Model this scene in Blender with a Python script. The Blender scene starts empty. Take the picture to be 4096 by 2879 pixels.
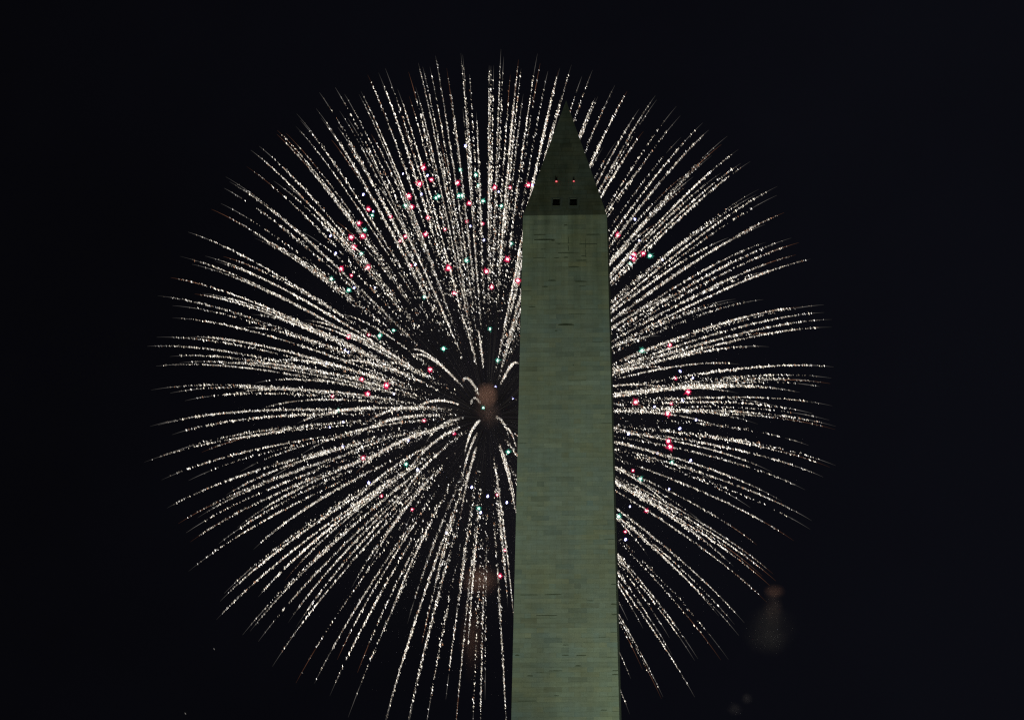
import bpy, math, random
import numpy as np

C = bpy.context.scene.collection
SC = bpy.context.scene
rng = np.random.default_rng(7)
random.seed(7)
V = lambda *a: np.array(a, float)

# ------------------------------------------------------------------ camera
FPX, PITCH, ROLL = 17672.0, 0.2427313, 0.00139660      # focal length in photo pixels (4096 wide)
CAM = V(0, 0, 1.7)
cp, sp = math.cos(PITCH), math.sin(PITCH)
FWD, RT, UP = V(0, cp, sp), V(1, 0, 0), V(0, -sp, cp)
RT, UP = math.cos(ROLL) * RT + math.sin(ROLL) * UP, -math.sin(ROLL) * RT + math.cos(ROLL) * UP
cam_d = bpy.data.cameras.new('camera')
cam = bpy.data.objects.new('camera', cam_d)
C.objects.link(cam)
M = np.eye(4)
M[:3, 0], M[:3, 1], M[:3, 2], M[:3, 3] = RT, UP, -FWD, CAM
import mathutils
cam.matrix_world = mathutils.Matrix(M.tolist())
cam_d.sensor_width = 36.0
cam_d.lens = FPX / 4096 * 36.0
cam_d.clip_start, cam_d.clip_end = 0.5, 20000
SC.camera = cam


def ray(px, py):                       # world direction through a photo pixel
    d = FWD + RT * (px - 2048) / FPX - UP * (py - 1439.5) / FPX
    return d / np.linalg.norm(d)


def at(px, py, depth):                 # world point of a photo pixel at a depth along the view
    return CAM + (FWD + RT * (px - 2048) / FPX - UP * (py - 1439.5) / FPX) * depth


# ------------------------------------------------------------------ night sky
w = bpy.data.worlds.new('World')
SC.world = w
w.use_nodes = True
nt = w.node_tree
nt.nodes.clear()
N = nt.nodes.new
L = nt.links.new
out = N('ShaderNodeOutputWorld')
bg = N('ShaderNodeBackground')
tc = N('ShaderNodeTexCoord')
sx = N('ShaderNodeSeparateXYZ')
L(tc.outputs['Generated'], sx.inputs[0])
mr = N('ShaderNodeMapRange')           # the sky is a little paler towards the city on the right
mr.inputs['From Min'].default_value = -0.13
mr.inputs['From Max'].default_value = 0.10
L(sx.outputs['X'], mr.inputs['Value'])
noi = N('ShaderNodeTexNoise')
noi.inputs['Scale'].default_value = 16.0
noi.inputs['Detail'].default_value = 4.0
L(tc.outputs['Generated'], noi.inputs['Vector'])
ma = N('ShaderNodeMath')
ma.operation = 'MULTIPLY_ADD'
ma.inputs[1].default_value = 0.9
L(noi.outputs['Fac'], ma.inputs[0])
mb = N('ShaderNodeMath')
mb.operation = 'SUBTRACT'
L(mr.outputs['Result'], mb.inputs[0])
mb.inputs[1].default_value = 0.45
L(mb.outputs[0], ma.inputs[2])
cr = N('ShaderNodeValToRGB')
cr.color_ramp.elements[0].position = 0.0
cr.color_ramp.elements[0].color = (0.0017, 0.0017, 0.0027, 1)
cr.color_ramp.elements[1].position = 1.0
cr.color_ramp.elements[1].color = (0.0032, 0.0034, 0.0056, 1)
L(ma.outputs[0], cr.inputs['Fac'])
L(cr.outputs['Color'], bg.inputs['Color'])
sky = N('ShaderNodeTexSky')            # the last of the dusk, sun far below the horizon
sky.sky_type = 'NISHITA'
sky.sun_disc = False
sky.sun_elevation = math.radians(-9)
sky.sun_rotation = math.radians(70)
bg2 = N('ShaderNodeBackground')
bg2.inputs['Strength'].default_value = 0.05
L(sky.outputs[0], bg2.inputs['Color'])
add = N('ShaderNodeAddShader')
L(bg.outputs[0], add.inputs[0])
L(bg2.outputs[0], add.inputs[1])
L(add.outputs[0], out.inputs['Surface'])

# ------------------------------------------------------------------ exposure, sampling
SC.view_settings.view_transform = 'Standard'
SC.view_settings.look = 'None'
SC.view_settings.exposure = 0.0
SC.view_settings.gamma = 1.0
SC.view_settings.use_curve_mapping = False
SC.cycles.use_denoising = False
SC.cycles.use_adaptive_sampling = False
SC.cycles.max_bounces = 4
SC.cycles.diffuse_bounces = 1
SC.cycles.volume_bounces = 0
SC.cycles.volume_step_rate = 1.0
SC.cycles.sample_clamp_indirect = 0.03
SC.cycles.pixel_filter_type = 'BLACKMAN_HARRIS'
SC.cycles.filter_width = 1.25

# ------------------------------------------------------------------ monument frame
MD, MAZ, MROT = 538.433, 0.01272145, -0.0478249
MC, MS = math.cos(MROT), math.sin(MROT)
MO = V(MD * math.sin(MAZ), MD * math.cos(MAZ), 0)
ZT, ZA = 152.4, 169.05                 # top of the shaft, apex


def m2w(p):
    return V(MO[0] + MC * p[0] - MS * p[1], MO[1] + MS * p[0] + MC * p[1], p[2])


# ------------------------------------------------------------------ floodlights at the foot of the monument
def flood(x, y, tx, tz, watts, size, blend, col):
    ld = bpy.data.lights.new('floodlight', 'SPOT')
    ld.energy = watts
    ld.spot_size = math.radians(size)
    ld.spot_blend = blend
    ld.shadow_soft_size = 0.5
    ld.color = col
    o = bpy.data.objects.new('floodlight', ld)
    C.objects.link(o)
    a, b = m2w((x, y, 1.0)), m2w((tx, -5.3, tz))
    o.location = a
    o.rotation_euler = mathutils.Vector((b - a).tolist()).to_track_quat('-Z', 'Y').to_euler()
    return o


FCOL = (0.78, 1.0, 0.76)
flood(-22, -80, 0, 172, 105000, 46, 1.0, FCOL)
flood(24, -78, 1, 171, 238000, 46, 1.0, FCOL)
flood(32, -70, 12, 79, 120000, 17, 1.0, (0.72, 1.0, 0.74))


# ------------------------------------------------------------------ helpers
def mesh_obj(name, verts, faces, mats, parent=None, mat_idx=None, col=None, colname='tone'):
    me = bpy.data.meshes.new(name)
    verts = np.asarray(verts, dtype=np.float32).reshape(-1, 3)
    if isinstance(faces, np.ndarray):
        k = faces.shape[1]
        me.vertices.add(len(verts))
        me.vertices.foreach_set('co', verts.ravel())
        me.loops.add(faces.size)
        me.loops.foreach_set('vertex_index', faces.astype(np.int32).ravel())
        me.polygons.add(len(faces))
        me.polygons.foreach_set('loop_start', np.arange(0, faces.size, k, dtype=np.int32))
        me.update(calc_edges=True)
    else:
        me.from_pydata(verts.tolist(), [], [list(f) for f in faces])
        me.update()
    for m in mats if isinstance(mats, (list, tuple)) else [mats]:
        me.materials.append(m)
    if mat_idx is not None:
        me.polygons.foreach_set('material_index', np.asarray(mat_idx, dtype=np.int32))
    if col is not None:
        at_ = me.attributes.new(colname, 'FLOAT_COLOR', 'POINT')
        c4 = np.ones((len(verts), 4), np.float32)
        c4[:, :3] = col
        at_.data.foreach_set('color', c4.ravel())
    o = bpy.data.objects.new(name, me)
    C.objects.link(o)
    if parent is not None:
        o.parent = parent
    return o


def thing(name, label, cat, loc, rotz=0.0, group=None):
    o = bpy.data.objects.new(name, None)
    C.objects.link(o)
    o.location = loc
    o.rotation_euler = (0, 0, rotz)
    o['label'] = label
    o['category'] = cat
    if group:
        o['group'] = group
    return o


def tag(o, label, cat, group=None):
    o['label'] = label
    o['category'] = cat
    if group:
        o['group'] = group
    return o


def new_mat(name):
    m = bpy.data.materials.new(name)
    m.use_nodes = True
    m.node_tree.nodes.clear()
    return m, m.node_tree.nodes.new, m.node_tree.links.new


def glow_mat(name, attr=None, col=(1, 1, 1), strength=1.0):
    m, n, l = new_mat(name)
    o = n('ShaderNodeOutputMaterial')
    e = n('ShaderNodeEmission')
    e.inputs['Strength'].default_value = strength
    if attr:
        a = n('ShaderNodeAttribute')
        a.attribute_name = attr
        l(a.outputs['Color'], e.inputs['Color'])
    else:
        e.inputs['Color'].default_value = (*col, 1)
    l(e.outputs[0], o.inputs['Surface'])
    m.cycles.emission_sampling = 'NONE'
    return m


def plain_mat(name, col, rough=0.8):
    m, n, l = new_mat(name)
    o = n('ShaderNodeOutputMaterial')
    b = n('ShaderNodeBsdfPrincipled')
    b.inputs['Base Color'].default_value = (*col, 1)
    b.inputs['Roughness'].default_value = rough
    l(b.outputs[0], o.inputs['Surface'])
    return m


# ------------------------------------------------------------------ ground
mg, n, l = new_mat('dark_lawn')
o_ = n('ShaderNodeOutputMaterial')
b_ = n('ShaderNodeBsdfPrincipled')
b_.inputs['Roughness'].default_value = 1.0
t_ = n('ShaderNodeTexNoise')
t_.inputs['Scale'].default_value = 0.05
t_.inputs['Detail'].default_value = 8
r_ = n('ShaderNodeValToRGB')
r_.color_ramp.elements[0].color = (0.03, 0.05, 0.018, 1)
r_.color_ramp.elements[1].color = (0.07, 0.09, 0.035, 1)
tc_ = n('ShaderNodeTexCoord')
l(tc_.outputs['Object'], t_.inputs['Vector'])
l(t_.outputs['Fac'], r_.inputs['Fac'])
l(r_.outputs['Color'], b_.inputs['Base Color'])
l(b_.outputs[0], o_.inputs['Surface'])
g = mesh_obj('ground', [(-8000, -800, 0), (8000, -800, 0), (8000, 12000, 0), (-8000, 12000, 0)], [(0, 1, 2, 3)], mg)
g['kind'] = 'structure'

# ------------------------------------------------------------------ monument
ms, n, l = new_mat('weathered_marble')
o_ = n('ShaderNodeOutputMaterial')
b_ = n('ShaderNodeBsdfPrincipled')
b_.inputs['Roughness'].default_value = 0.85
b_.inputs['Specular IOR Level'].default_value = 0.2
a_ = n('ShaderNodeAttribute')
a_.attribute_name = 'tone'
tc_ = n('ShaderNodeTexCoord')


def noise(scale3, detail, rough=0.6):
    mp = n('ShaderNodeMapping')
    mp.inputs['Scale'].default_value = scale3
    l(tc_.outputs['Object'], mp.inputs['Vector'])
    t = n('ShaderNodeTexNoise')
    t.inputs['Scale'].default_value = 1.0
    t.inputs['Detail'].default_value = detail
    t.inputs['Roughness'].default_value = rough
    l(mp.outputs[0], t.inputs['Vector'])
    return t.outputs['Fac']


def ramp(fac, c0, c1, p0=0.3, p1=0.7):
    r = n('ShaderNodeValToRGB')
    r.color_ramp.elements[0].position, r.color_ramp.elements[0].color = p0, (*c0, 1)
    r.color_ramp.elements[1].position, r.color_ramp.elements[1].color = p1, (*c1, 1)
    l(fac, r.inputs['Fac'])
    return r.outputs['Color']


def mul(a, b):
    x = n('ShaderNodeMix')
    x.data_type = 'RGBA'
    x.blend_type = 'MULTIPLY'
    x.inputs['Factor'].default_value = 1.0
    l(a, x.inputs['A'])
    l(b, x.inputs['B'])
    return x.outputs['Result']


c_ = a_.outputs['Color']
c_ = mul(c_, ramp(noise((0.22, 0.22, 0.16), 4), (1.0, 0.97, 0.80), (0.90, 0.97, 1.0)))       # warm and cool patches
c_ = mul(c_, ramp(noise((0.45, 0.45, 0.05), 4), (0.88, 0.84, 0.82), (1.06, 1.06, 1.06)))         # rain streaks
c_ = mul(c_, ramp(noise((0.35, 0.35, 2.6), 6, 0.7), (0.78, 0.79, 0.74), (1.1, 1.1, 1.1), 0.25, 0.7))   # courses weathered along their length
c_ = mul(c_, ramp(noise((9, 9, 9), 5, 0.8), (0.80, 0.80, 0.80), (1.16, 1.16, 1.16), 0.3, 0.7))  # grain of the stone
# rain-washed dirt hanging in streaks below the windows
sz_ = n('ShaderNodeSeparateXYZ')
l(tc_.outputs['Object'], sz_.inputs[0])
mz_ = n('ShaderNodeMapRange')
mz_.interpolation_type = 'SMOOTHSTEP'
mz_.inputs['From Min'].default_value = 131.0
mz_.inputs['From Max'].default_value = 151.0
l(sz_.outputs['Z'], mz_.inputs['Value'])
xm_ = n('ShaderNodeMix')
xm_.data_type = 'RGBA'
xm_.blend_type = 'MULTIPLY'
l(mz_.outputs['Result'], xm_.inputs['Factor'])
l(c_, xm_.inputs['A'])
l(ramp(noise((0.7, 0.7, 0.04), 4, 0.6), (0.70, 0.71, 0.64), (1.10, 1.08, 1.0), 0.36, 0.62), xm_.inputs['B'])
c_ = xm_.outputs['Result']
l(c_, b_.inputs['Base Color'])
l(b_.outputs[0], o_.inputs['Surface'])
m_joint = plain_mat('dark_mortar', (0.33, 0.33, 0.27), 0.95)
m_stain = plain_mat('soot_stain', (0.15, 0.155, 0.105), 0.95)
m_dark = plain_mat('dark_interior', (0.4, 0.38, 0.3), 0.9)
m_alu = plain_mat('dull_aluminium', (0.35, 0.35, 0.36), 0.5)

HW = lambda z: 8.4 + (5.25 - 8.4) * z / ZT
CH = 0.61                                # course height


class Quads:
    def __init__(s):
        s.v, s.f, s.c, s.m = [], [], [], []

    def quad(s, pts, col=(0.5, 0.5, 0.5), mi=0):
        k = len(s.v)
        s.v += [tuple(p) for p in pts]
        s.f.append(tuple(range(k, k + len(pts))))
        s.c += [col] * len(pts)
        s.m.append(mi)


def face_pt(side, u, z, outw=0.0):       # a point of one of the four shaft faces; side 0 is the front (-y)
    h = HW(z) + outw
    return [(u, -h, z), (h, u, z), (-u, h, z), (-h, -u, z)][side]


def tone(base=0.47):
    k = base * (1 + rng.normal(0, 0.032))
    if rng.random() < 0.06:
        k *= rng.uniform(0.78, 0.90)
    elif rng.random() < 0.04:
        k *= 1.12
    wy = rng.normal(0, 0.025)
    return (k * (1 + wy), k, k * (0.93 - 1.3 * wy))


q = Quads()
for side in range(4):
    nrow = int(ZT / CH)
    dz = ZT / nrow
    for i in range(nrow):
        z0, z1 = i * dz, (i + 1) * dz
        gz = 0.004
        hw = HW((z0 + z1) / 2)
        ql = [0.85, 1.35][i % 2] + rng.uniform(-0.06, 0.06)
        xs = [-hw, -hw + ql]
        per, hd = 3.05, 0.82
        sh = (i % 2) * per / 2
        k0 = int(-hw / per) - 2
        for k in range(k0, -k0 + 1):
            for x in (k * per + sh - hd / 2, k * per + sh + hd / 2):
                x += rng.uniform(-0.04, 0.04)
                if -hw + ql + 0.35 < x < hw - ql - 0.35:
                    xs.append(x)
        xs += [hw - ql, hw]
        rowk = 1 + rng.normal(0, 0.03)
        for a, b in zip(xs[:-1], xs[1:]):
            t = tone()
            t = tuple(c * rowk for c in t)
            gx0 = 0.0 if a == -hw else 0.004
            gx1 = 0.0 if b == hw else 0.004
            ra, rb = a / hw, b / hw
            P = lambda r, z: face_pt(side, r * HW(z), z)
            q.quad([P(ra + gx0 / hw, z0 + gz), P(rb - gx1 / hw, z0 + gz), P(rb - gx1 / hw, z1 - gz), P(ra + gx0 / hw, z1 - gz)], t, 0)
            # sooty joints
            pr = 0.02 if b < hw else 0.14
            if z1 > ZT - 14 and b < hw:
                pr = 0.045
            if rng.random() < pr:
                th = rng.uniform(0.03, 0.075)
                q.quad([face_pt(side, a, z0 - th / 2, 0.003), face_pt(side, b - 0.02, z0 - th / 2, 0.003),
                        face_pt(side, b - 0.02 - rng.uniform(0, 0.3), z0 + th / 2, 0.003), face_pt(side, a + rng.uniform(0, 0.2), z0 + th / 2, 0.003)], (0, 0, 0), 2)
    # mortar behind the blocks
    q.quad([face_pt(side, -HW(0) + 0.02, 0, -0.02), face_pt(side, HW(0) - 0.02, 0, -0.02),
            face_pt(side, HW(ZT) - 0.02, ZT, -0.02), face_pt(side, -HW(ZT) + 0.02, ZT, -0.02)], (0, 0, 0), 1)


def on_front(px, py):                    # where a photo pixel lands on the front face of the shaft
    d = ray(px, py)
    lo, hi = 480.0, 600.0
    for _ in range(40):
        t = (lo + hi) / 2
        p = CAM + d * t
        x, y = p[0] - MO[0], p[1] - MO[1]
        lx, ly = MC * x + MS * y, -MS * x + MC * y
        if ly < -HW(p[2]):
            lo = t
        else:
            hi = t
    return lx, p[2]


STH = [(2050, 800, 3.228, [(270, 435, 450), (275, 550, 515), (500, 545, 524), (950, 1130, 447), (860, 1095, 570), (580, 625, 572), (360, 440, 637),
        (585, 800, 683), (265, 430, 748), (535, 600, 747), (660, 720, 742), (820, 960, 780), (880, 945, 722), (720, 860, 865), (460, 560, 1040),
        (810, 960, 1055), (380, 460, 1120), (850, 950, 1115), (590, 780, 1608), (210, 300, 1380), (660, 715, 325)]),
       (2000, 2300, 2.787, [(225, 425, 218), (495, 690, 215), (970, 1040, 282), (1235, 1305, 100), (1235, 1305, 320), (1240, 1318, 437), (695, 770, 775),
        (400, 640, 447), (845, 965, 892), (690, 770, 888), (835, 910, 1008), (540, 700, 1063), (300, 370, 1118), (1245, 1325, 1105), (1250, 1328, 1060),
        (200, 410, 1400), (1120, 1195, 1500), (600, 660, 1340), (165, 220, 890)]),
       (1400, 850, 2.296, [(1910, 2060, 1032), (1690, 1870, 253), (1880, 1905, 1085), (2045, 2060, 1400)])]
for ox, oy, s_, rows in STH:
    for a, b, y in rows:
        ua, z = on_front(ox + a / s_, oy + y / s_)
        ub, _ = on_front(ox + b / s_, oy + y / s_)
        th = rng.uniform(0.06, 0.12)
        m_ = (ua + ub) / 2
        q.quad([face_pt(0, ua, z - th / 2, 0.005), face_pt(0, m_, z - th * 0.7, 0.005), face_pt(0, ub, z - th / 2, 0.005),
                face_pt(0, ub - 0.1, z + th / 2, 0.005), face_pt(0, m_, z + th * rng.uniform(0.4, 1.2), 0.005), face_pt(0, ua + 0.08, z + th / 2, 0.005)], (0, 0, 0), 2)
for x, y0, y1 in [(722, 480, 560), (722, 590, 655), (945, 500, 620), (945, 640, 735)]:
    u, za = on_front(2050 + x / 3.228, 800 + y0 / 3.228)
    _, zb = on_front(2050 + x / 3.228, 800 + y1 / 3.228)
    q.quad([face_pt(0, u - 0.045, zb, 0.007), face_pt(0, u + 0.045, zb, 0.007), face_pt(0, u + 0.03, za, 0.007), face_pt(0, u - 0.03, za, 0.007)], (0, 0, 0), 2)

obelisk = thing('obelisk', 'tall pale stone obelisk, dimly floodlit green, rising in front of the firework', 'monument', MO, MROT)
mesh_obj('shaft', q.v, q.f, [ms, m_joint, m_stain], obelisk, q.m, np.array(q.c))

# pyramidion: courses of blocks with two true window openings low on every face
HP = 5.25
HH = ZA - ZT


def pp(side, u, h, outw=0.0):            # u sideways, h above the shaft top
    r = HP * (1 - h / HH) + outw
    z = ZT + h
    return [(u, -r, z), (r, u, z), (-u, r, z), (-r, -u, z)][side]


WIN = [(-1.51, -0.67), (0.64, 1.48)]     # window spans
WB, WT_ = 1.38, 2.34
hs = [0.0, 0.66, WB, (WB + WT_) / 2, WT_]
while hs[-1] + 0.75 < HH - 0.35:
    hs.append(hs[-1] + 0.62)
hs.append(HH - 0.22)
q = Quads()
for side in range(4):
    for i, (h0, h1) in enumerate(zip(hs[:-1], hs[1:])):
        r0, r1 = HP * (1 - h0 / HH), HP * (1 - h1 / HH)
        if WB - 0.01 <= h0 < WT_ - 0.01:
            cuts = [-1, WIN[0][0], WIN[0][1], WIN[1][0], WIN[1][1], 1]
            segs = [(0, 1), (2, 3), (4, 5)]
        else:
            nb = max(1, int(round(2 * r0 / 1.7)))
            off = 0.5 / nb if i % 2 else 0.0
            cs = [-1] + [c for c in (-1 + 2 * (k + off) / nb for k in range(1 if not i % 2 else 0, nb)) if -0.97 < c < 0.97] + [1]
            cuts = [c if abs(c) == 1 else c * r0 for c in cs]
            segs = [(k, k + 1) for k in range(len(cuts) - 1)]
        for ia, ib in segs:
            def X(c, r):
                return c * r if abs(c) == 1 and (c == cuts[0] or c == cuts[-1]) else max(-r, min(r, c))
            a0, b0, a1, b1 = X(cuts[ia], r0), X(cuts[ib], r0), X(cuts[ia], r1), X(cuts[ib], r1)
            e0 = 0.008 if ia else 0.0
            e1 = 0.008 if ib < len(cuts) - 1 else 0.0
            q.quad([pp(side, a0 + e0, h0 + 0.008), pp(side, b0 - e1, h0 + 0.008), pp(side, b1 - e1, h1 - 0.008), pp(side, a1 + e0, h1 - 0.008)], tone(0.46), 0)
    # core of mortar, left open at the windows
    def core(u0, u1, h0, h1):
        q.quad([pp(side, u0(h0), h0, -0.02), pp(side, u1(h0), h0, -0.02), pp(side, u1(h1), h1, -0.02), pp(side, u0(h1), h1, -0.02)], (0, 0, 0), 1)
    R_ = lambda h: HP * (1 - h / HH) - 0.02
    K = lambda c: (lambda h: c)
    core(lambda h: -R_(h), R_, 0, WB)
    core(lambda h: -R_(h), R_, WT_, HH - 0.2)
    core(lambda h: -R_(h), K(WIN[0][0]), WB, WT_)
    core(K(WIN[0][1]), K(WIN[1][0]), WB, WT_)
    core(K(WIN[1][1]), R_, WB, WT_)
# painted soft shadow around the openings, flaring upwards, darker band inside
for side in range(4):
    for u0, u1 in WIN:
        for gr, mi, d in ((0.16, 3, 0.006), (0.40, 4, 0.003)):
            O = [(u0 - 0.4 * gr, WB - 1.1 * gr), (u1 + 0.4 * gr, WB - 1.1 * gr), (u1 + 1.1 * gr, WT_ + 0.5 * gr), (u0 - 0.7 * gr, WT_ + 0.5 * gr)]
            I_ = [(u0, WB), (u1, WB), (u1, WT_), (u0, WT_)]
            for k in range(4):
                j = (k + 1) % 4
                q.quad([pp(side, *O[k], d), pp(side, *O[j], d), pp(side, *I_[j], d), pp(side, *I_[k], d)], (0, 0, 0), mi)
# joint where the pyramid sits on the shaft
for side in range(4):
    q.quad([pp(side, -5.23, 0.008, 0.0), pp(side, 5.23, 0.008, 0.0), face_pt(side, 5.23, ZT - 0.01, 0.0), face_pt(side, -5.23, ZT - 0.01, 0.0)], (0, 0, 0), 1)
pyr = mesh_obj('pyramidion', q.v, q.f, [ms, m_joint, m_stain, plain_mat('window_shade_inner', (0.24, 0.25, 0.21), 0.95), plain_mat('window_shade_outer', (0.34, 0.35, 0.31), 0.95)], obelisk, q.m, np.array(q.c))  # last two materials are the painted shadow tones round the windows
r_ = HP * 0.22 / HH + 0.01
mesh_obj('apex_cap', [(-r_, -r_, ZA - 0.225), (r_, -r_, ZA - 0.225), (r_, r_, ZA - 0.225), (-r_, r_, ZA - 0.225), (0, 0, ZA)],
         [(0, 1, 4), (1, 2, 4), (2, 3, 4), (3, 0, 4), (3, 2, 1, 0)], m_alu, pyr)


def boxq(qq, c, sz, col, mi):
    x, y, z = c
    a, b, d = sz
    P = [(x + i * a / 2, y + j * b / 2, z + k * d / 2) for i in (-1, 1) for j in (-1, 1) for k in (-1, 1)]
    for f in ((0, 1, 3, 2), (4, 6, 7, 5), (0, 4, 5, 1), (2, 3, 7, 6), (0, 2, 6, 4), (1, 5, 7, 3)):
        qq.quad([P[i] for i in f], col, mi)


m_red = glow_mat('red_lamp_glass', col=(1.0, 0.03, 0.035), strength=0.85)
m_redc = glow_mat('red_lamp_filament', col=(1.0, 0.32, 0.36), strength=0.85)
m_house = plain_mat('lamp_housing', (0.03, 0.03, 0.03), 0.6)


def side_xf(side, p):                    # turn a front-face point to another face
    x, y, z = p
    for _ in range(side):
        x, y = -y, x
    return (x, y, z)


for side in range(4):
    for wi, (u0, u1) in enumerate(WIN):
        qq = Quads()
        dp = 0.55
        F = lambda u, h, d=0.0: tuple(V(*pp(0, u, h)) + V(0, d, 0))
        # reveal: two jambs, sill, head, dark pane behind
        y_in = -HP * (1 - WT_ / HH) + dp
        I = lambda u, h: (u, y_in, ZT + h)
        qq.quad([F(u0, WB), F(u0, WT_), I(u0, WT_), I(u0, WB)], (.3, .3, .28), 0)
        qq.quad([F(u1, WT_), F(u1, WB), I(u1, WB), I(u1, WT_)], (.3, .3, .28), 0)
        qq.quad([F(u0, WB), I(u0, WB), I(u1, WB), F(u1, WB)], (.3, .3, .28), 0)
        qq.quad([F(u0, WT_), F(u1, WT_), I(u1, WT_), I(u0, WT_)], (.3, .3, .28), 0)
        qq.quad([I(u0, WB), I(u0, WT_), I(u1, WT_), I(u1, WB)], (0, 0, 0), 1)
        wv = [side_xf(side, p) for p in qq.v]
        wo = mesh_obj('window', wv, qq.f, [ms, m_dark], pyr, qq.m, np.array(qq.c))
        # projecting sill with a worn lip
        qs = Quads()
        ys = -HP * (1 - (WB - 0.05) / HH)
        boxq(qs, ((u0 + u1) / 2, ys + 0.02, ZT + WB - 0.05), (u1 - u0 + 0.10, 0.16, 0.06), (.16, .16, .14), 0)
        mesh_obj('sill', [side_xf(side, p) for p in qs.v], qs.f, ms, wo, qs.m, np.array(qs.c))
        # red aircraft warning lamp above the window
        uc, hc = (u0 + u1) / 2 + (0.02 if wi else -0.02), 4.84
        rr = 0.125 if (wi == 0) else 0.10
        c0 = V(*pp(0, uc, hc)) + V(0, -0.03, 0)
        vv, ff, mi = [], [], []
        ns, nr = 12, 6
        for j in range(nr + 1):
            th = math.pi / 2 * j / nr
            for k in range(ns):
                ph = 2 * math.pi * k / ns
                vv.append((c0[0] + 1.2 * rr * math.cos(th) * math.cos(ph), c0[1] - 0.7 * rr * math.sin(th), c0[2] + rr * math.cos(th) * math.sin(ph)))
        for j in range(nr):
            for k in range(ns):
                ff.append((j * ns + k, j * ns + (k + 1) % ns, (j + 1) * ns + (k + 1) % ns, (j + 1) * ns + k))
                mi.append(1 if j >= nr - 3 else 0)
        wl = mesh_obj('warning_lamp', [side_xf(side, p) for p in vv], ff, [m_red, m_redc], pyr, mi)
        qh = Quads()
        boxq(qh, (uc, c0[1] + 0.06, c0[2]), (rr * 1.7, 0.12, rr * 1.4), (0, 0, 0), 0)
        mesh_obj('lamp_housing', [side_xf(side, p) for p in qh.v], qh.f, m_house, pyr)

# ------------------------------------------------------------------ firework burst
DEP = 1300.0
K = DEP / FPX                            # metres per photo pixel at the burst
BC = at(1951, 1671, DEP)                 # where the shell broke
GV = V(0, 0, -139 * K)                   # fall of the stars by now
UV = V(14 * K, 0, 213 * K)               # the shell was still climbing
HC = BC + UV + GV                        # centre of the ball of star heads
RR = 1380 * K
KD = 1.5                                 # drag


def s_of(t):
    return (1 - np.exp(-KD * t)) / (1 - math.exp(-KD))


def q_of(t):
    f = lambda x: x / KD - (1 - np.exp(-KD * x)) / KD ** 2
    return f(t) / f(1.0)


def head(px, py, sign):
    d = ray(px, py)
    oc = CAM - HC
    b = d @ oc
    c = oc @ oc - RR * RR
    disc = b * b - c
    if disc <= 0:
        return CAM + d * (-b)
    return CAM + d * (-b + sign * math.sqrt(disc))


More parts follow.
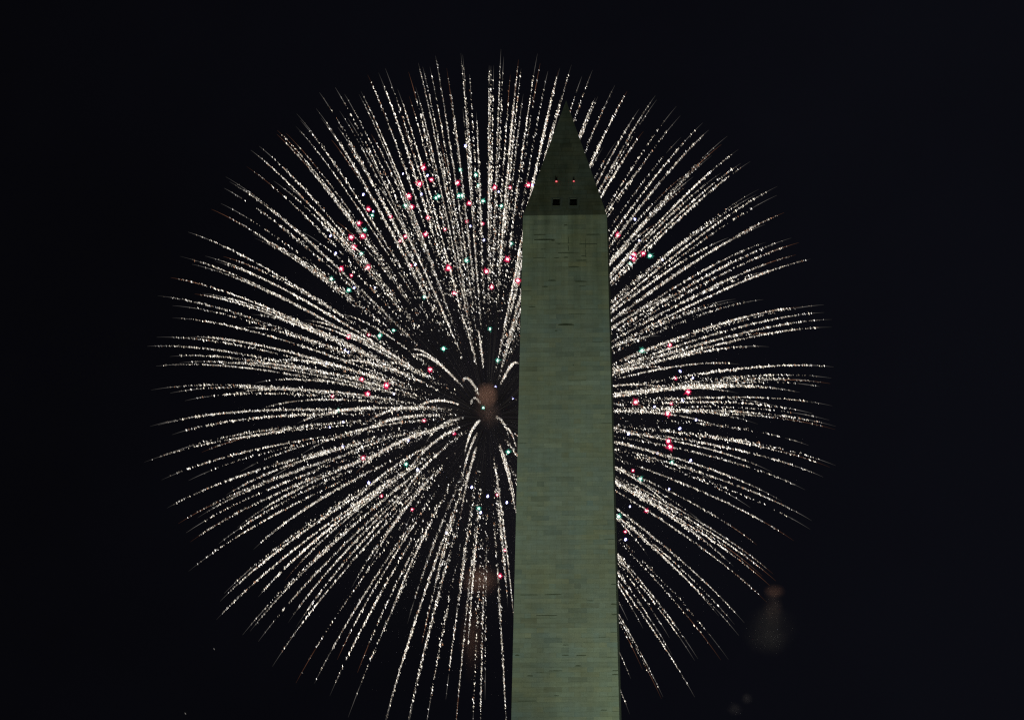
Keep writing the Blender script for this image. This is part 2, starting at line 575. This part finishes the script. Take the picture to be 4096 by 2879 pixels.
TIPS = [
 # the photo's trail ends, by patch: origin, pixels
 (500, 150, "1577 702 1567 815 1754 652 1800 740 1785 505 1930 460 2017 522 1970 675 2045 740 2168 498 2150 525 1400 855 1395 890 1478 880 1233 1000 1155 1035 1118 1187 925 1280 960 1325 912 1385 1365 1318 1475 1355 880 1525 795 1578 1955 825 1897 942 2035 980 1610 760"),
 (1400, 150, "163 345 262 325 325 287 437 475 538 318 603 455 627 235 668 270 733 270 785 170 888 285 922 470 1018 145 1035 160 1099 340 1036 655 1160 683 1278 258 1295 262 1320 258 1387 110 1412 178 1473 345 1548 205 1572 288 1592 520 1722 150 1747 240 1818 312 1928 282 2035 252 1945 530 2130 360 2228 300 475 785 543 540 195 890 250 1350 832 950 300 440 1525 370 1915 300"),
 (2200, 200, "440 430 415 440 597 325 707 383 820 543 968 420 980 458 857 750 487 897 610 840 1160 520 1197 605 1205 802 1403 670 1457 737 1628 793 1575 868 1487 970 1730 915 1752 1043 1840 1025 1572 1130 1240 1262 1920 1280 1893 1330 2085 1255 2085 1335 2150 1495 1600 1535 875 1035 1220 1160 560 400 440 975"),
 (2400, 850, "1757 235 1522 275 1825 278 1798 390 1935 428 1180 232 1515 110 1530 540 820 720 1245 795 1265 815 1500 800 505 108 2055 848 1850 868 2060 918 2130 982 2130 1053 1625 1105 1550 1232 550 1135 1015 1275 1282 1395 2145 1418 2125 1520 1990 1555 650 1435 380 885"),
 (2400, 1500, "2115 78 2018 105 1835 158 1272 168 620 130 2135 283 1950 352 2105 413 2165 470 2160 500 1640 290 1450 450 1110 480 215 305 1915 645 2165 830 2110 845 2050 935 1580 890 1885 1053 1670 1157 1380 1215 1945 1335 1930 1415 1780 1520 1440 1558 530 655 1010 960 215 775 650 1210 985 1395 1040 1590"),
 (2400, 2179, "1590 265 1613 328 1560 372 1490 285 1225 195 1535 528 1325 713 1235 728 1275 830 1090 650 1180 1050 1110 1055 900 1045 868 1058 637 850 660 1005 870 1395 580 1395 565 1410 395 765 255 690 390 1140 283 1225 320 1660 440 100"),
 (500, 850, "580 180 505 403 615 475 737 400 820 447 905 405 420 598 300 765 437 855 640 748 710 742 435 968 1155 935 1190 235 1630 180 1530 1000 1650 988 1975 935 1085 1052 290 1145 205 1228 410 1322 495 1380 285 1410 860 1395 1195 1565 1305 1365 1485 1500 1925 1370 1945 85 560 1142"),
 (500, 1500, "240 137 415 165 550 235 945 182 1250 310 230 470 430 547 1700 428 175 800 705 708 335 962 583 968 1060 885 1625 725 385 1220 930 1100 1310 965 490 1362 665 1310 560 1447 600 1530 1610 975 860 1548 1030 1400 1185 1595 2080 580 2220 432 2125 890 2050 1225 300 460 400 720"),
 (1400, 850, "1010 933 1172 1085 555 1260 575 1312 225 1387 1555 1393 1580 600 1600 300"),
 (1400, 1500, "1103 290 1030 65 580 335 160 432 10 580 695 625 1050 740 1465 605 1535 690 55 900 520 915 455 1165 1020 1000 1015 1300 1525 1290 485 1450 1520 1180"),
 (700, 2179, "125 240 720 40 452 443 415 515 380 685 765 475 1010 325 1180 255 620 825 690 790 765 885 1040 710 1110 755 895 1112 1620 395 1110 1265 1280 1268 1490 1050 1420 1385 1675 1170 1590 1580 1950 725 2135 720 1790 180 1930 1650 2140 1680"),
 (1500, 2179, "110 720 85 1650 300 1650 475 1650 540 415 650 1415 745 1660 900 1660 970 1650 735 720 850 1000 1010 1420 1205 1640 1220 570 1275 680 430 900"),
]
tips = []
for ox, oy, txt in TIPS:
    v = [float(x) for x in txt.split()]
    for a, b in zip(v[::2], v[1::2]):
        tips.append((ox + a / 2.296, oy + b / 2.296, 1))
tips = [(x, y, 1) if y < 2872 else
        (1965 + (x - 1965) * 1374 / math.hypot(x - 1965, y - 1597), 1597 + (y - 1597) * 1374 / math.hypot(x - 1965, y - 1597), 1) for x, y, _ in tips]
# trails whose ends are lost among the others, and those behind the obelisk
for _ in range(20):
    d = rng.normal(size=3)
    d /= np.linalg.norm(d)
    X, Y = 1965 + 1380 * d[0], 1597 + 1380 * d[1]
    if math.hypot(d[0], d[1]) > 0.88 or math.hypot(X - 1951, Y - 1640) < 330 or Y > 1800:
        continue
    tips.append((X, Y, 0))
for _ in range(14):
    tips.append((rng.uniform(2090, 2440), rng.uniform(900, 2850), 0))

burst = thing('firework_burst', 'huge round firework burst of cream glitter trails exploding behind the obelisk', 'firework', BC)
m_spark = glow_mat('glitter_spark', attr='glow')
OCT = np.array([(1, 0, 0), (-1, 0, 0), (0, 1, 0), (0, -1, 0), (0, 0, 1), (0, 0, -1)], float)
OCF = np.array([(0, 2, 4), (2, 1, 4), (1, 3, 4), (3, 0, 4), (2, 0, 5), (1, 2, 5), (3, 1, 5), (0, 3, 5)])


def sparks(pos, axis, ra, rl, col):
    """elongated grains: pos (n,3), axis (n,3) unit, ra/rl radii (n,), col (n,3)"""
    nn = len(pos)
    ref = np.where(np.abs(axis[:, 1:2]) < 0.9, [[0, 1.0, 0]], [[1.0, 0, 0]])
    e1 = np.cross(axis, ref)
    e1 /= np.linalg.norm(e1, axis=1, keepdims=True)
    e2 = np.cross(axis, e1)
    v = (OCT[None, :, 0, None] * (e1 * ra[:, None])[:, None, :] + OCT[None, :, 1, None] * (e2 * ra[:, None])[:, None, :]
         + OCT[None, :, 2, None] * (axis * rl[:, None])[:, None, :]) + pos[:, None, :]
    f = OCF[None] + 6 * np.arange(nn)[:, None, None]
    return v.reshape(-1, 3), f.reshape(-1, 3), np.repeat(col, 6, axis=0)


def tube(path, rad, col):
    """thin triangular strand along path (n,3)"""
    nn = len(path)
    d = np.gradient(path, axis=0)
    d /= np.linalg.norm(d, axis=1, keepdims=True)
    ref = V(0, 1, 0) if abs(d[0, 1]) < 0.9 else V(1, 0, 0)
    e1 = np.cross(d, ref)
    e1 /= np.linalg.norm(e1, axis=1, keepdims=True)
    e2 = np.cross(d, e1)
    v = np.stack([path + rad[:, None] * (math.cos(a) * e1 + math.sin(a) * e2) for a in (0, 2.094, 4.189)], axis=1)
    f = []
    for i in range(nn - 1):
        for k in range(3):
            a, b = i * 3 + k, i * 3 + (k + 1) % 3
            f += [(a, b, b + 3), (a, b + 3, a + 3)]
    return v.reshape(-1, 3), np.array(f), np.repeat(col, 3, axis=0)


def make_trail(px, py, listed):
    sign = 1 if rng.random() < 0.5 else -1
    H = head(px, py, sign)
    A = H - BC - GV
    t = np.linspace(0.0, 1.0, 600)
    path = A * s_of(t)[:, None] + GV * q_of(t)[:, None]       # relative to BC
    s = s_of(t)
    arc = np.r_[0, np.cumsum(np.linalg.norm(np.diff(path, axis=0), axis=1))] / K    # in photo pixels
    rel = path + BC - CAM
    flat = np.stack([rel @ RT, rel @ UP], 1) / (rel @ FWD)[:, None] * FPX
    arc = 0.55 * arc + 0.45 * np.r_[0, np.cumsum(np.linalg.norm(np.diff(flat, axis=0), axis=1))]
    # projected length decides how crowded the trail looks; the number of grains follows the true length
    s0 = rng.uniform(0.19, 0.36)
    dens = float(np.clip(rng.lognormal(math.log(0.205), 0.56), 0.065, 0.62))
    wf = float(np.clip(rng.normal(0.72, 0.26), 0.25, 1.25))
    ramp_s = 0.36
    if rng.random() < (0.26 if py < 1600 else 0.13):   # a solid, slender trail that runs far in
        s0, ramp_s = rng.uniform(0.17, 0.28), 0.16
        wf = rng.uniform(0.26, 0.52)
        dens = max(dens, rng.uniform(0.20, 0.40))
    rho = math.hypot(px - 1951, py - 1640)
    if rho < 450:                          # stars flying towards or away from us: short crisp hooks
        s0, ramp_s = rng.uniform(0.32, 0.42), 0.14
        wf *= 0.45
        dens = max(dens, 0.42)
    bright = rng.lognormal(0.0, 0.28)
    s_end = rng.uniform(0.965, 0.992)
    prof = np.clip((s - s0) / ramp_s, 0, 1) ** 1.4 * np.clip((s_end - s) / 0.20, 0, 1) ** 0.75
    kph = rng.uniform(0, 6.28, 3)
    prof *= 1 + 0.28 * np.sin(s * 23 + kph[0]) + 0.25 * np.sin(s * 57 + kph[1]) + 0.2 * np.sin(s * 131 + kph[2])
    prof = np.clip(prof, 0, None)
    wts = prof * np.gradient(arc)
    tot = wts.sum()
    if tot <= 0:
        tot = 1e-6
    n_ = int(tot * dens)
    cdf = np.cumsum(wts) / tot
    u = rng.random(n_)
    idx = np.clip(np.searchsorted(cdf, u), 0, 599)
    base = path[idx] + (rng.random((n_, 1)) - 0.5) * np.gradient(path, axis=0)[idx]
    ss = s[idx]
    sig = (0.9 + 11.5 * (1 - ss) ** 1.1 * wf) * K * np.where(rng.random(n_) < 0.55, 0.38, 1.0)
    pos = base + rng.normal(size=(n_, 3)) * sig[:, None]
    rad_u = A / np.linalg.norm(A)
    ax = V(0.42, 0, -0.9) + rad_u * 0.45 * max(0.0, -rad_u[2])
    ax = ax[None] + rng.normal(size=(n_, 3)) * 0.14
    ax /= np.linalg.norm(ax, axis=1, keepdims=True)
    br = np.minimum(bright * np.exp(rng.normal(0, 0.65, n_)) * 1.05, 2.2)
    big = np.exp(rng.normal(0, 0.22, n_))
    ra = 1.24 * K * big
    rl = 3.5 * K * big * rng.uniform(0.8, 1.35, n_)
    warm = rng.random(n_)
    tint = np.stack([np.ones(n_), 0.90 + 0.07 * warm, 0.70 + 0.24 * warm], 1)
    og = rng.random(n_) < 0.09
    tint[og] = np.array([1.0, 0.50, 0.28])
    br[og] *= 0.35
    col = tint * br[:, None]
    # ember dust: tiny dim grains that thread the trail together
    n2 = int(n_ * (2.1 if wf < 0.6 else 1.3))
    if n2:
        i2 = np.clip(np.searchsorted(cdf, rng.random(n2)), 0, 599)
        p2 = path[i2] + (rng.random((n2, 1)) - 0.5) * np.gradient(path, axis=0)[i2]
        s2 = (0.8 + 8.5 * (1 - s[i2]) ** 1.1 * wf) * K * np.where(rng.random(n2) < 0.5, 0.4, 1.0)
        p2 = p2 + rng.normal(size=(n2, 3)) * s2[:, None]
        w2 = rng.random(n2)[:, None]
        c2 = (np.array([[1.0, 0.80, 0.58]]) * w2 + np.array([[1.0, 0.93, 0.82]]) * (1 - w2)) * (rng.uniform(0.15, 0.5, n2) * bright)[:, None]
        a2 = V(0.42, 0, -0.9)[None] + rng.normal(size=(n2, 3)) * 0.2
        a2 /= np.linalg.norm(a2, axis=1, keepdims=True)
        pos, ax, col = np.r_[pos, p2], np.r_[ax, a2], np.r_[col, c2]
        ra = np.r_[ra, 1.0 * K * rng.uniform(0.8, 1.3, n2)]
        rl = np.r_[rl, 2.8 * K * rng.uniform(0.8, 1.3, n2)]
    V_, F_, C_ = sparks(pos, ax, ra, rl, col)
    # the burning star itself: a thin dim strand at the outer end, sometimes orange and longer
    orange = rng.random() < 0.2
    sa = rng.uniform(0.82, 0.91) if orange else rng.uniform(0.88, 0.94)
    sel = np.where(s >= sa)[0][::5]
    if sel[-1] != 599:
        sel = np.r_[sel, 599]
    if len(sel) > 3:
        tt = np.linspace(0, 1, len(sel))
        c0 = np.array([0.13, 0.056, 0.032]) if orange else np.array([0.105, 0.098, 0.092])
        cc = c0[None] * (np.clip(tt / 0.35, 0.15, 1) * (1.2 - 0.95 * tt))[:, None] * rng.uniform(0.6, 1.4)
        v2, f2, c2 = tube(path[sel], (1.9 * (1 - 0.75 * tt)) * K, cc)
        F_ = np.r_[F_, f2 + len(V_)]
        V_ = np.r_[V_, v2]
        C_ = np.r_[C_, c2]
    # faint strand near the break
    sel = np.where((s > 0.05) & (s < s0 + 0.05))[0][::12]
    if len(sel) > 3 and rng.random() < 0.5:
        tt = np.linspace(0, 1, len(sel))
        cc = np.array([0.016, 0.0145, 0.014])[None] * (np.clip(tt / 0.3, 0.25, 1) * (1.15 - 0.95 * tt))[:, None] * rng.uniform(0.3, 1.5)
        v2, f2, c2 = tube(path[sel], np.full(len(sel), 1.2 * K), cc)
        F_ = np.r_[F_, f2 + len(V_)]
        V_ = np.r_[V_, v2]
        C_ = np.r_[C_, c2]
    # how much of it the photo shows
    vis = arc[-1] * dens * wf * (0.4 + 0.6 * math.hypot(px - 1951, py - 1640) / 1380)
    if not listed:
        vis *= 0.4
    return vis, V_, F_, C_


trails = [make_trail(*t) for t in tips]
trails.sort(key=lambda t: -t[0])
for v_, V_, F_, C_ in trails[:100]:
    mesh_obj('glitter_trail', V_, F_, m_spark, burst, None, C_, 'glow')
rest_v, rest_f, rest_c, off = [], [], [], 0
for v_, V_, F_, C_ in trails[100:]:
    rest_v.append(V_)
    rest_f.append(F_ + off)
    rest_c.append(C_)
    off += len(V_)
rest = mesh_obj('glitter_trails', np.concatenate(rest_v), np.concatenate(rest_f), m_spark, burst, None, np.concatenate(rest_c), 'glow')
rest['kind'] = 'stuff'


# coloured stars of the inner ball
def star_mesh(name, core_col, halo_col, core_r, n_short, n_long, long_len, stretch=1.0):
    vs, fs, cs = [], [], []
    off = 0
    # core: fine ball
    nu, nv = 10, 6
    cv = []
    for j in range(nv + 1):
        th = math.pi * j / nv
        for k in range(nu):
            ph = 2 * math.pi * k / nu
            cv.append((core_r * math.sin(th) * math.cos(ph), core_r * math.sin(th) * math.sin(ph), core_r * stretch * math.cos(th)))
    cf = []
    for j in range(nv):
        for k in range(nu):
            a, b = j * nu + k, j * nu + (k + 1) % nu
            cf += [(a, b, b + nu), (a, b + nu, a + nu)]
    vs.append(np.array(cv))
    fs.append(np.array(cf))
    cs.append(np.repeat([core_col], len(cv), axis=0))
    off += len(cv)
    for k in range(n_short + n_long):
        d = rng.normal(size=3)
        d /= np.linalg.norm(d)
        ln = core_r * rng.uniform(1.5, 2.5) if k < n_short else core_r * rng.uniform(0.7, 1.15) * long_len
        r0 = core_r * (0.30 if k < n_short else 0.13)
        p = np.linspace(0.3, 1, 4)[:, None] * d[None] * ln
        rad = r0 * (1.02 - np.linspace(0, 1, 4))
        col = np.array(halo_col)[None] * np.linspace(1.3, 0.35, 4)[:, None]
        v2, f2, c2 = tube(p, rad, col)
        vs.append(v2)
        fs.append(f2 + off)
        cs.append(c2)
        off += len(v2)
    o = mesh_obj(name, np.concatenate(vs) * K, np.concatenate(fs), m_spark, burst, None, np.concatenate(cs), 'glow')
    return o


STARS = {
 'red_star': [(1400, 150, "672 1197 748 1307 638 1345 988 1335 1330 1378 1637 1357 540 1458 1095 1523 567 1555 170 1577 1472 1380"),
              (1400, 850, "715 48 83 100 118 217 10 228 35 317 373 38 508 220 692 202 872 155 460 262 165 503 905 510 1445 432 1253 541 1302 685 1542 626 957 741 13 578 557 487 1073 83 1218 103 173 1124 735 1440 108 1530 333 1586"),
              (1400, 1500, "163 172 680 417 953 533 120 762 290 1110 570 1232 1352 1098"), (1500, 2179, "1148 283 1195 48"),
              (500, 850, "2055 1140 1985 517"), (500, 1500, "1905 195"),
              (2400, 850, "165 207 398 377 312 387 310 428 643 1218 693 1523"),
              (2400, 1500, "810 155 328 248 622 353 655 262 627 605 643 658 303 875 427 1245 233 1437")],
 'green_star': [(1400, 150, "1013 1217 1155 1262 1178 1360 790 1475 815 1458 998 1455 1030 1452 1222 1502 510 1545 1390 1547"),
                (1400, 850, "205 27 135 162 103 377 1068 440 1480 285 683 775 400 1082 272 1130 858 1250 1285 1070 1358 1357"),
                (1400, 1500, "1224 300 1453 705 515 817 1183 1222"), (500, 850, "1895 610 2055 712"), (500, 1500, "1960 322"),
                (2400, 850, "458 398 280 470 385 1268"), (2400, 1500, "660 800 370 950 173 1297")],
 'blue_star': [(1400, 150, "1060 997 487 1252 712 1268 123 1443 1675 1355 1365 1418 213 1598 655 1440"),
               (1400, 850, "1105 126 38 692 600 480 228 690 1230 255"),
               (1400, 1500, "403 170 1338 105 1495 212 533 598 620 868 172 988 1118 1028 1440 1168 1265 1110 1200 1260 885 1447"),
               (500, 850, "2020 1265 2050 1280 1850 1388 1887 215 1935 375 2105 692"), (500, 1500, "1880 478 2003 430 2000 655 2240 990"),
               (2400, 850, "320 63 360 257 573 435 735 1457 852 1520 278 413"),
               (2400, 1500, "500 290 755 232 733 490 882 410 833 782 635 1045 275 1205 235 1507 527 715 262 540")]}
SMALL = {('red_star', 1472, 1380), ('red_star', 13, 578), ('red_star', 1073, 83), ('red_star', 1218, 103), ('red_star', 173, 1124), ('red_star', 557, 487),
         ('red_star', 460, 262), ('red_star', 290, 1110), ('red_star', 570, 1232), ('red_star', 1352, 1098), ('red_star', 1195, 48), ('red_star', 1905, 195),
         ('red_star', 693, 1523), ('red_star', 655, 262), ('red_star', 303, 875), ('red_star', 233, 1437), ('red_star', 872, 155), ('red_star', 373, 38)}
protos = {
 'red_star': star_mesh('red_star', (5, 3.6, 4.0), (0.95, 0.035, 0.13), 7.2, 80, 18, 3.4),
 'green_star': star_mesh('green_star', (4.5, 6, 5.4), (0.08, 0.55, 0.38), 5.6, 46, 14, 3.8),
 'blue_star': star_mesh('blue_star', (4, 4.2, 6), (0.30, 0.26, 1.3), 3.5, 36, 4, 2.6, 1.7)}
for kind, lists in STARS.items():
    proto = protos[kind]
    first = True
    for ox, oy, txt in lists:
        v = [float(x) for x in txt.split()]
        for a, b in zip(v[::2], v[1::2]):
            px, py = ox + a / 2.296, oy + b / 2.296
            rho = math.hypot(px - 1965, py - 1610)
            zz = math.sqrt(max(0.0, (930 ** 2 - rho ** 2))) * rng.choice([-1, 1]) * rng.uniform(0.75, 1.0)
            p = at(px, py, DEP + zz * K) - BC
            o = proto if first else proto.copy()
            if not first:
                C.objects.link(o)
                o.parent = burst
            first = False
            o.location = p
            k = 0.55 if (kind, int(a), int(b)) in SMALL else rng.uniform(0.66, 1.0)
            if kind == 'blue_star':
                k = rng.uniform(0.7, 1.1)
                o.rotation_euler = (0, rng.uniform(-0.3, 0.3) - 0.6 * (px - 1965) / 900 * (1 if py < 1500 else -1), 0)
            else:
                o.rotation_euler = tuple(rng.uniform(0, 6.28, 3))
            o.scale = (k, k, k)

# stray sparks low in the dark sky
for (px, py, sz, lab) in [(856.5, 2594, 5.0, 'lone dim spark in the black sky below the lower left trails'),
                          (741.5, 2852, 5.5, 'tiny white spark near the bottom edge, far left of the obelisk')]:
    P0 = at(px, py, DEP - 30)
    v_, f_, c_ = sparks(np.zeros((1, 3)), np.array([[0.55, 0, -0.83]]), np.array([sz * 0.36 * K]), np.array([sz * K]), np.array([[0.16, 0.15, 0.14]]))
    o = mesh_obj('stray_spark', v_, f_, m_spark, None, None, c_, 'glow')
    o.location = P0
    tag(o, lab, 'spark', 'stray sparks in the dark sky')


# ------------------------------------------------------------------ smoke
def smoke_mat(name, col, dens, nscale, edge, seed, amp, streak=1.0):
    m, n, l = new_mat(name)
    o = n('ShaderNodeOutputMaterial')
    pv = n('ShaderNodeVolumePrincipled')
    pv.inputs['Color'].default_value = (*col, 1)
    pv.inputs['Anisotropy'].default_value = 0.0
    tc = n('ShaderNodeTexCoord')
    ln = n('ShaderNodeVectorMath')
    ln.operation = 'LENGTH'
    l(tc.outputs['Object'], ln.inputs[0])
    mp = n('ShaderNodeMapping')
    mp.inputs['Location'].default_value = (seed, seed * 0.7, seed * 1.3)
    mp.inputs['Scale'].default_value = (1, 1, streak)
    l(tc.outputs['Object'], mp.inputs['Vector'])
    nz = n('ShaderNodeTexNoise')
    nz.inputs['Scale'].default_value = nscale
    nz.inputs['Detail'].default_value = 4
    l(mp.outputs[0], nz.inputs['Vector'])
    md = n('ShaderNodeMath')
    md.operation = 'MULTIPLY_ADD'          # radius pushed in and out by the noise
    md.inputs[1].default_value = amp
    l(nz.outputs['Fac'], md.inputs[0])
    l(ln.outputs['Value'], md.inputs[2])
    mr = n('ShaderNodeMapRange')
    mr.interpolation_type = 'SMOOTHSTEP'
    mr.inputs['From Min'].default_value = 0.92 + 0.4 * amp
    mr.inputs['From Max'].default_value = 0.92 + 0.4 * amp - edge
    mr.inputs['To Min'].default_value = 0.0
    mr.inputs['To Max'].default_value = dens
    l(md.outputs[0], mr.inputs['Value'])
    l(mr.outputs['Result'], pv.inputs['Density'])
    l(pv.outputs[0], o.inputs['Volume'])
    return m


def ico(name, mat, parent, loc, scale):
    import bmesh
    bm = bmesh.new()
    bmesh.ops.create_icosphere(bm, subdivisions=3, radius=1.0)
    me = bpy.data.meshes.new(name)
    bm.to_mesh(me)
    bm.free()
    me.materials.append(mat)
    o = bpy.data.objects.new(name, me)
    C.objects.link(o)
    o.location = loc
    o.scale = scale
    if parent is not None:
        o.parent = parent
    return o


def puff(label, px, py, lobes):
    P0 = at(px, py, DEP)
    t = thing('smoke_puff', label, 'smoke', P0, 0, 'smoke puffs of the burst')
    for i, (x, y, rx, ry, col, dens, ns, edge) in enumerate(lobes):
        m = smoke_mat('smoke', col, dens, ns, edge, px * 0.013 + i * 3.1, 0.3 if i == 0 else 0.8)
        loc = at(x, y, DEP - (10 if px == 1945 else 0)) - P0
        ico(['smoke_head', 'smoke_stem', 'smoke_drift'][i], m, t, loc, (rx * K, rx * K, ry * K))
    return t


BR = (0.95, 0.58, 0.47)
GY = (0.70, 0.74, 0.72)
puff('reddish brown smoke ball at the centre of the firework burst', 1945, 1580,
     [(1947, 1580, 60, 64, BR, 0.070, 1.6, 0.45), (1952, 1650, 72, 110, (0.95, 0.66, 0.56), 0.034, 1.0, 1.0)])
puff('faint brown smoke column hanging below the burst, left of the obelisk', 1915, 2310,
     [(1920, 2320, 105, 85, BR, 0.046, 2.4, 1.0), (1888, 2560, 70, 220, BR, 0.022, 1.6, 0.9)])
puff('mushroom shaped brown smoke puff under the burst, right of the obelisk', 3100, 2370,
     [(3098, 2364, 58, 38, BR, 0.036, 2.2, 0.75), (3093, 2430, 60, 115, (0.85, 0.72, 0.66), 0.026, 2.0, 1.1), (3082, 2530, 150, 140, GY, 0.0115, 1.4, 1.2)])
puff('small pair of grey smoke puffs low on the right, near the bottom edge', 2985, 2795,
     [(2988, 2792, 32, 32, (0.72, 0.74, 0.82), 0.026, 1.8, 0.8), (2938, 2835, 44, 40, (0.72, 0.74, 0.82), 0.022, 1.4, 0.9)])

puff('thin grey smoke wisps among the right hand trails, level with the burst centre', 2850, 1420,
     [(2885, 1345, 34, 40, (0.78, 0.72, 0.78), 0.010, 2.0, 0.9), (2830, 1500, 46, 52, (0.78, 0.72, 0.76), 0.008, 2.0, 1.0), (2790, 1590, 60, 40, (0.8, 0.72, 0.72), 0.007, 2.0, 1.0)])

# thin smoke drifting all through the burst
hz = ico('smoke_haze', smoke_mat('thin_smoke', (0.85, 0.85, 1.0), 0.00017, 2.4, 0.75, 4.0, 0.7), None, HC + V(30 * K, 0, -120 * K), (RR * 1.04, RR * 1.04, RR * 1.04))
hz['kind'] = 'stuff'

# unseen lamps added around the burst, standing in for its stars' light on smoke
for d in [(0.25, -1.0, 0.35), (-0.35, -0.9, -0.45), (-0.2, 0.95, 0.5), (0.3, 1.0, -0.3), (0.75, 0.3, 0.95), (-0.95, 0.1, 0.8)]:
    ld = bpy.data.lights.new('added_burst_lamp', 'POINT')
    ld.energy = 150000
    ld.color = (1.0, 0.86, 0.70)
    ld.shadow_soft_size = 0.0
    o = bpy.data.objects.new('added_burst_lamp', ld)
    C.objects.link(o)
    o.location = HC + V(*d) / np.linalg.norm(d) * RR * 1.3
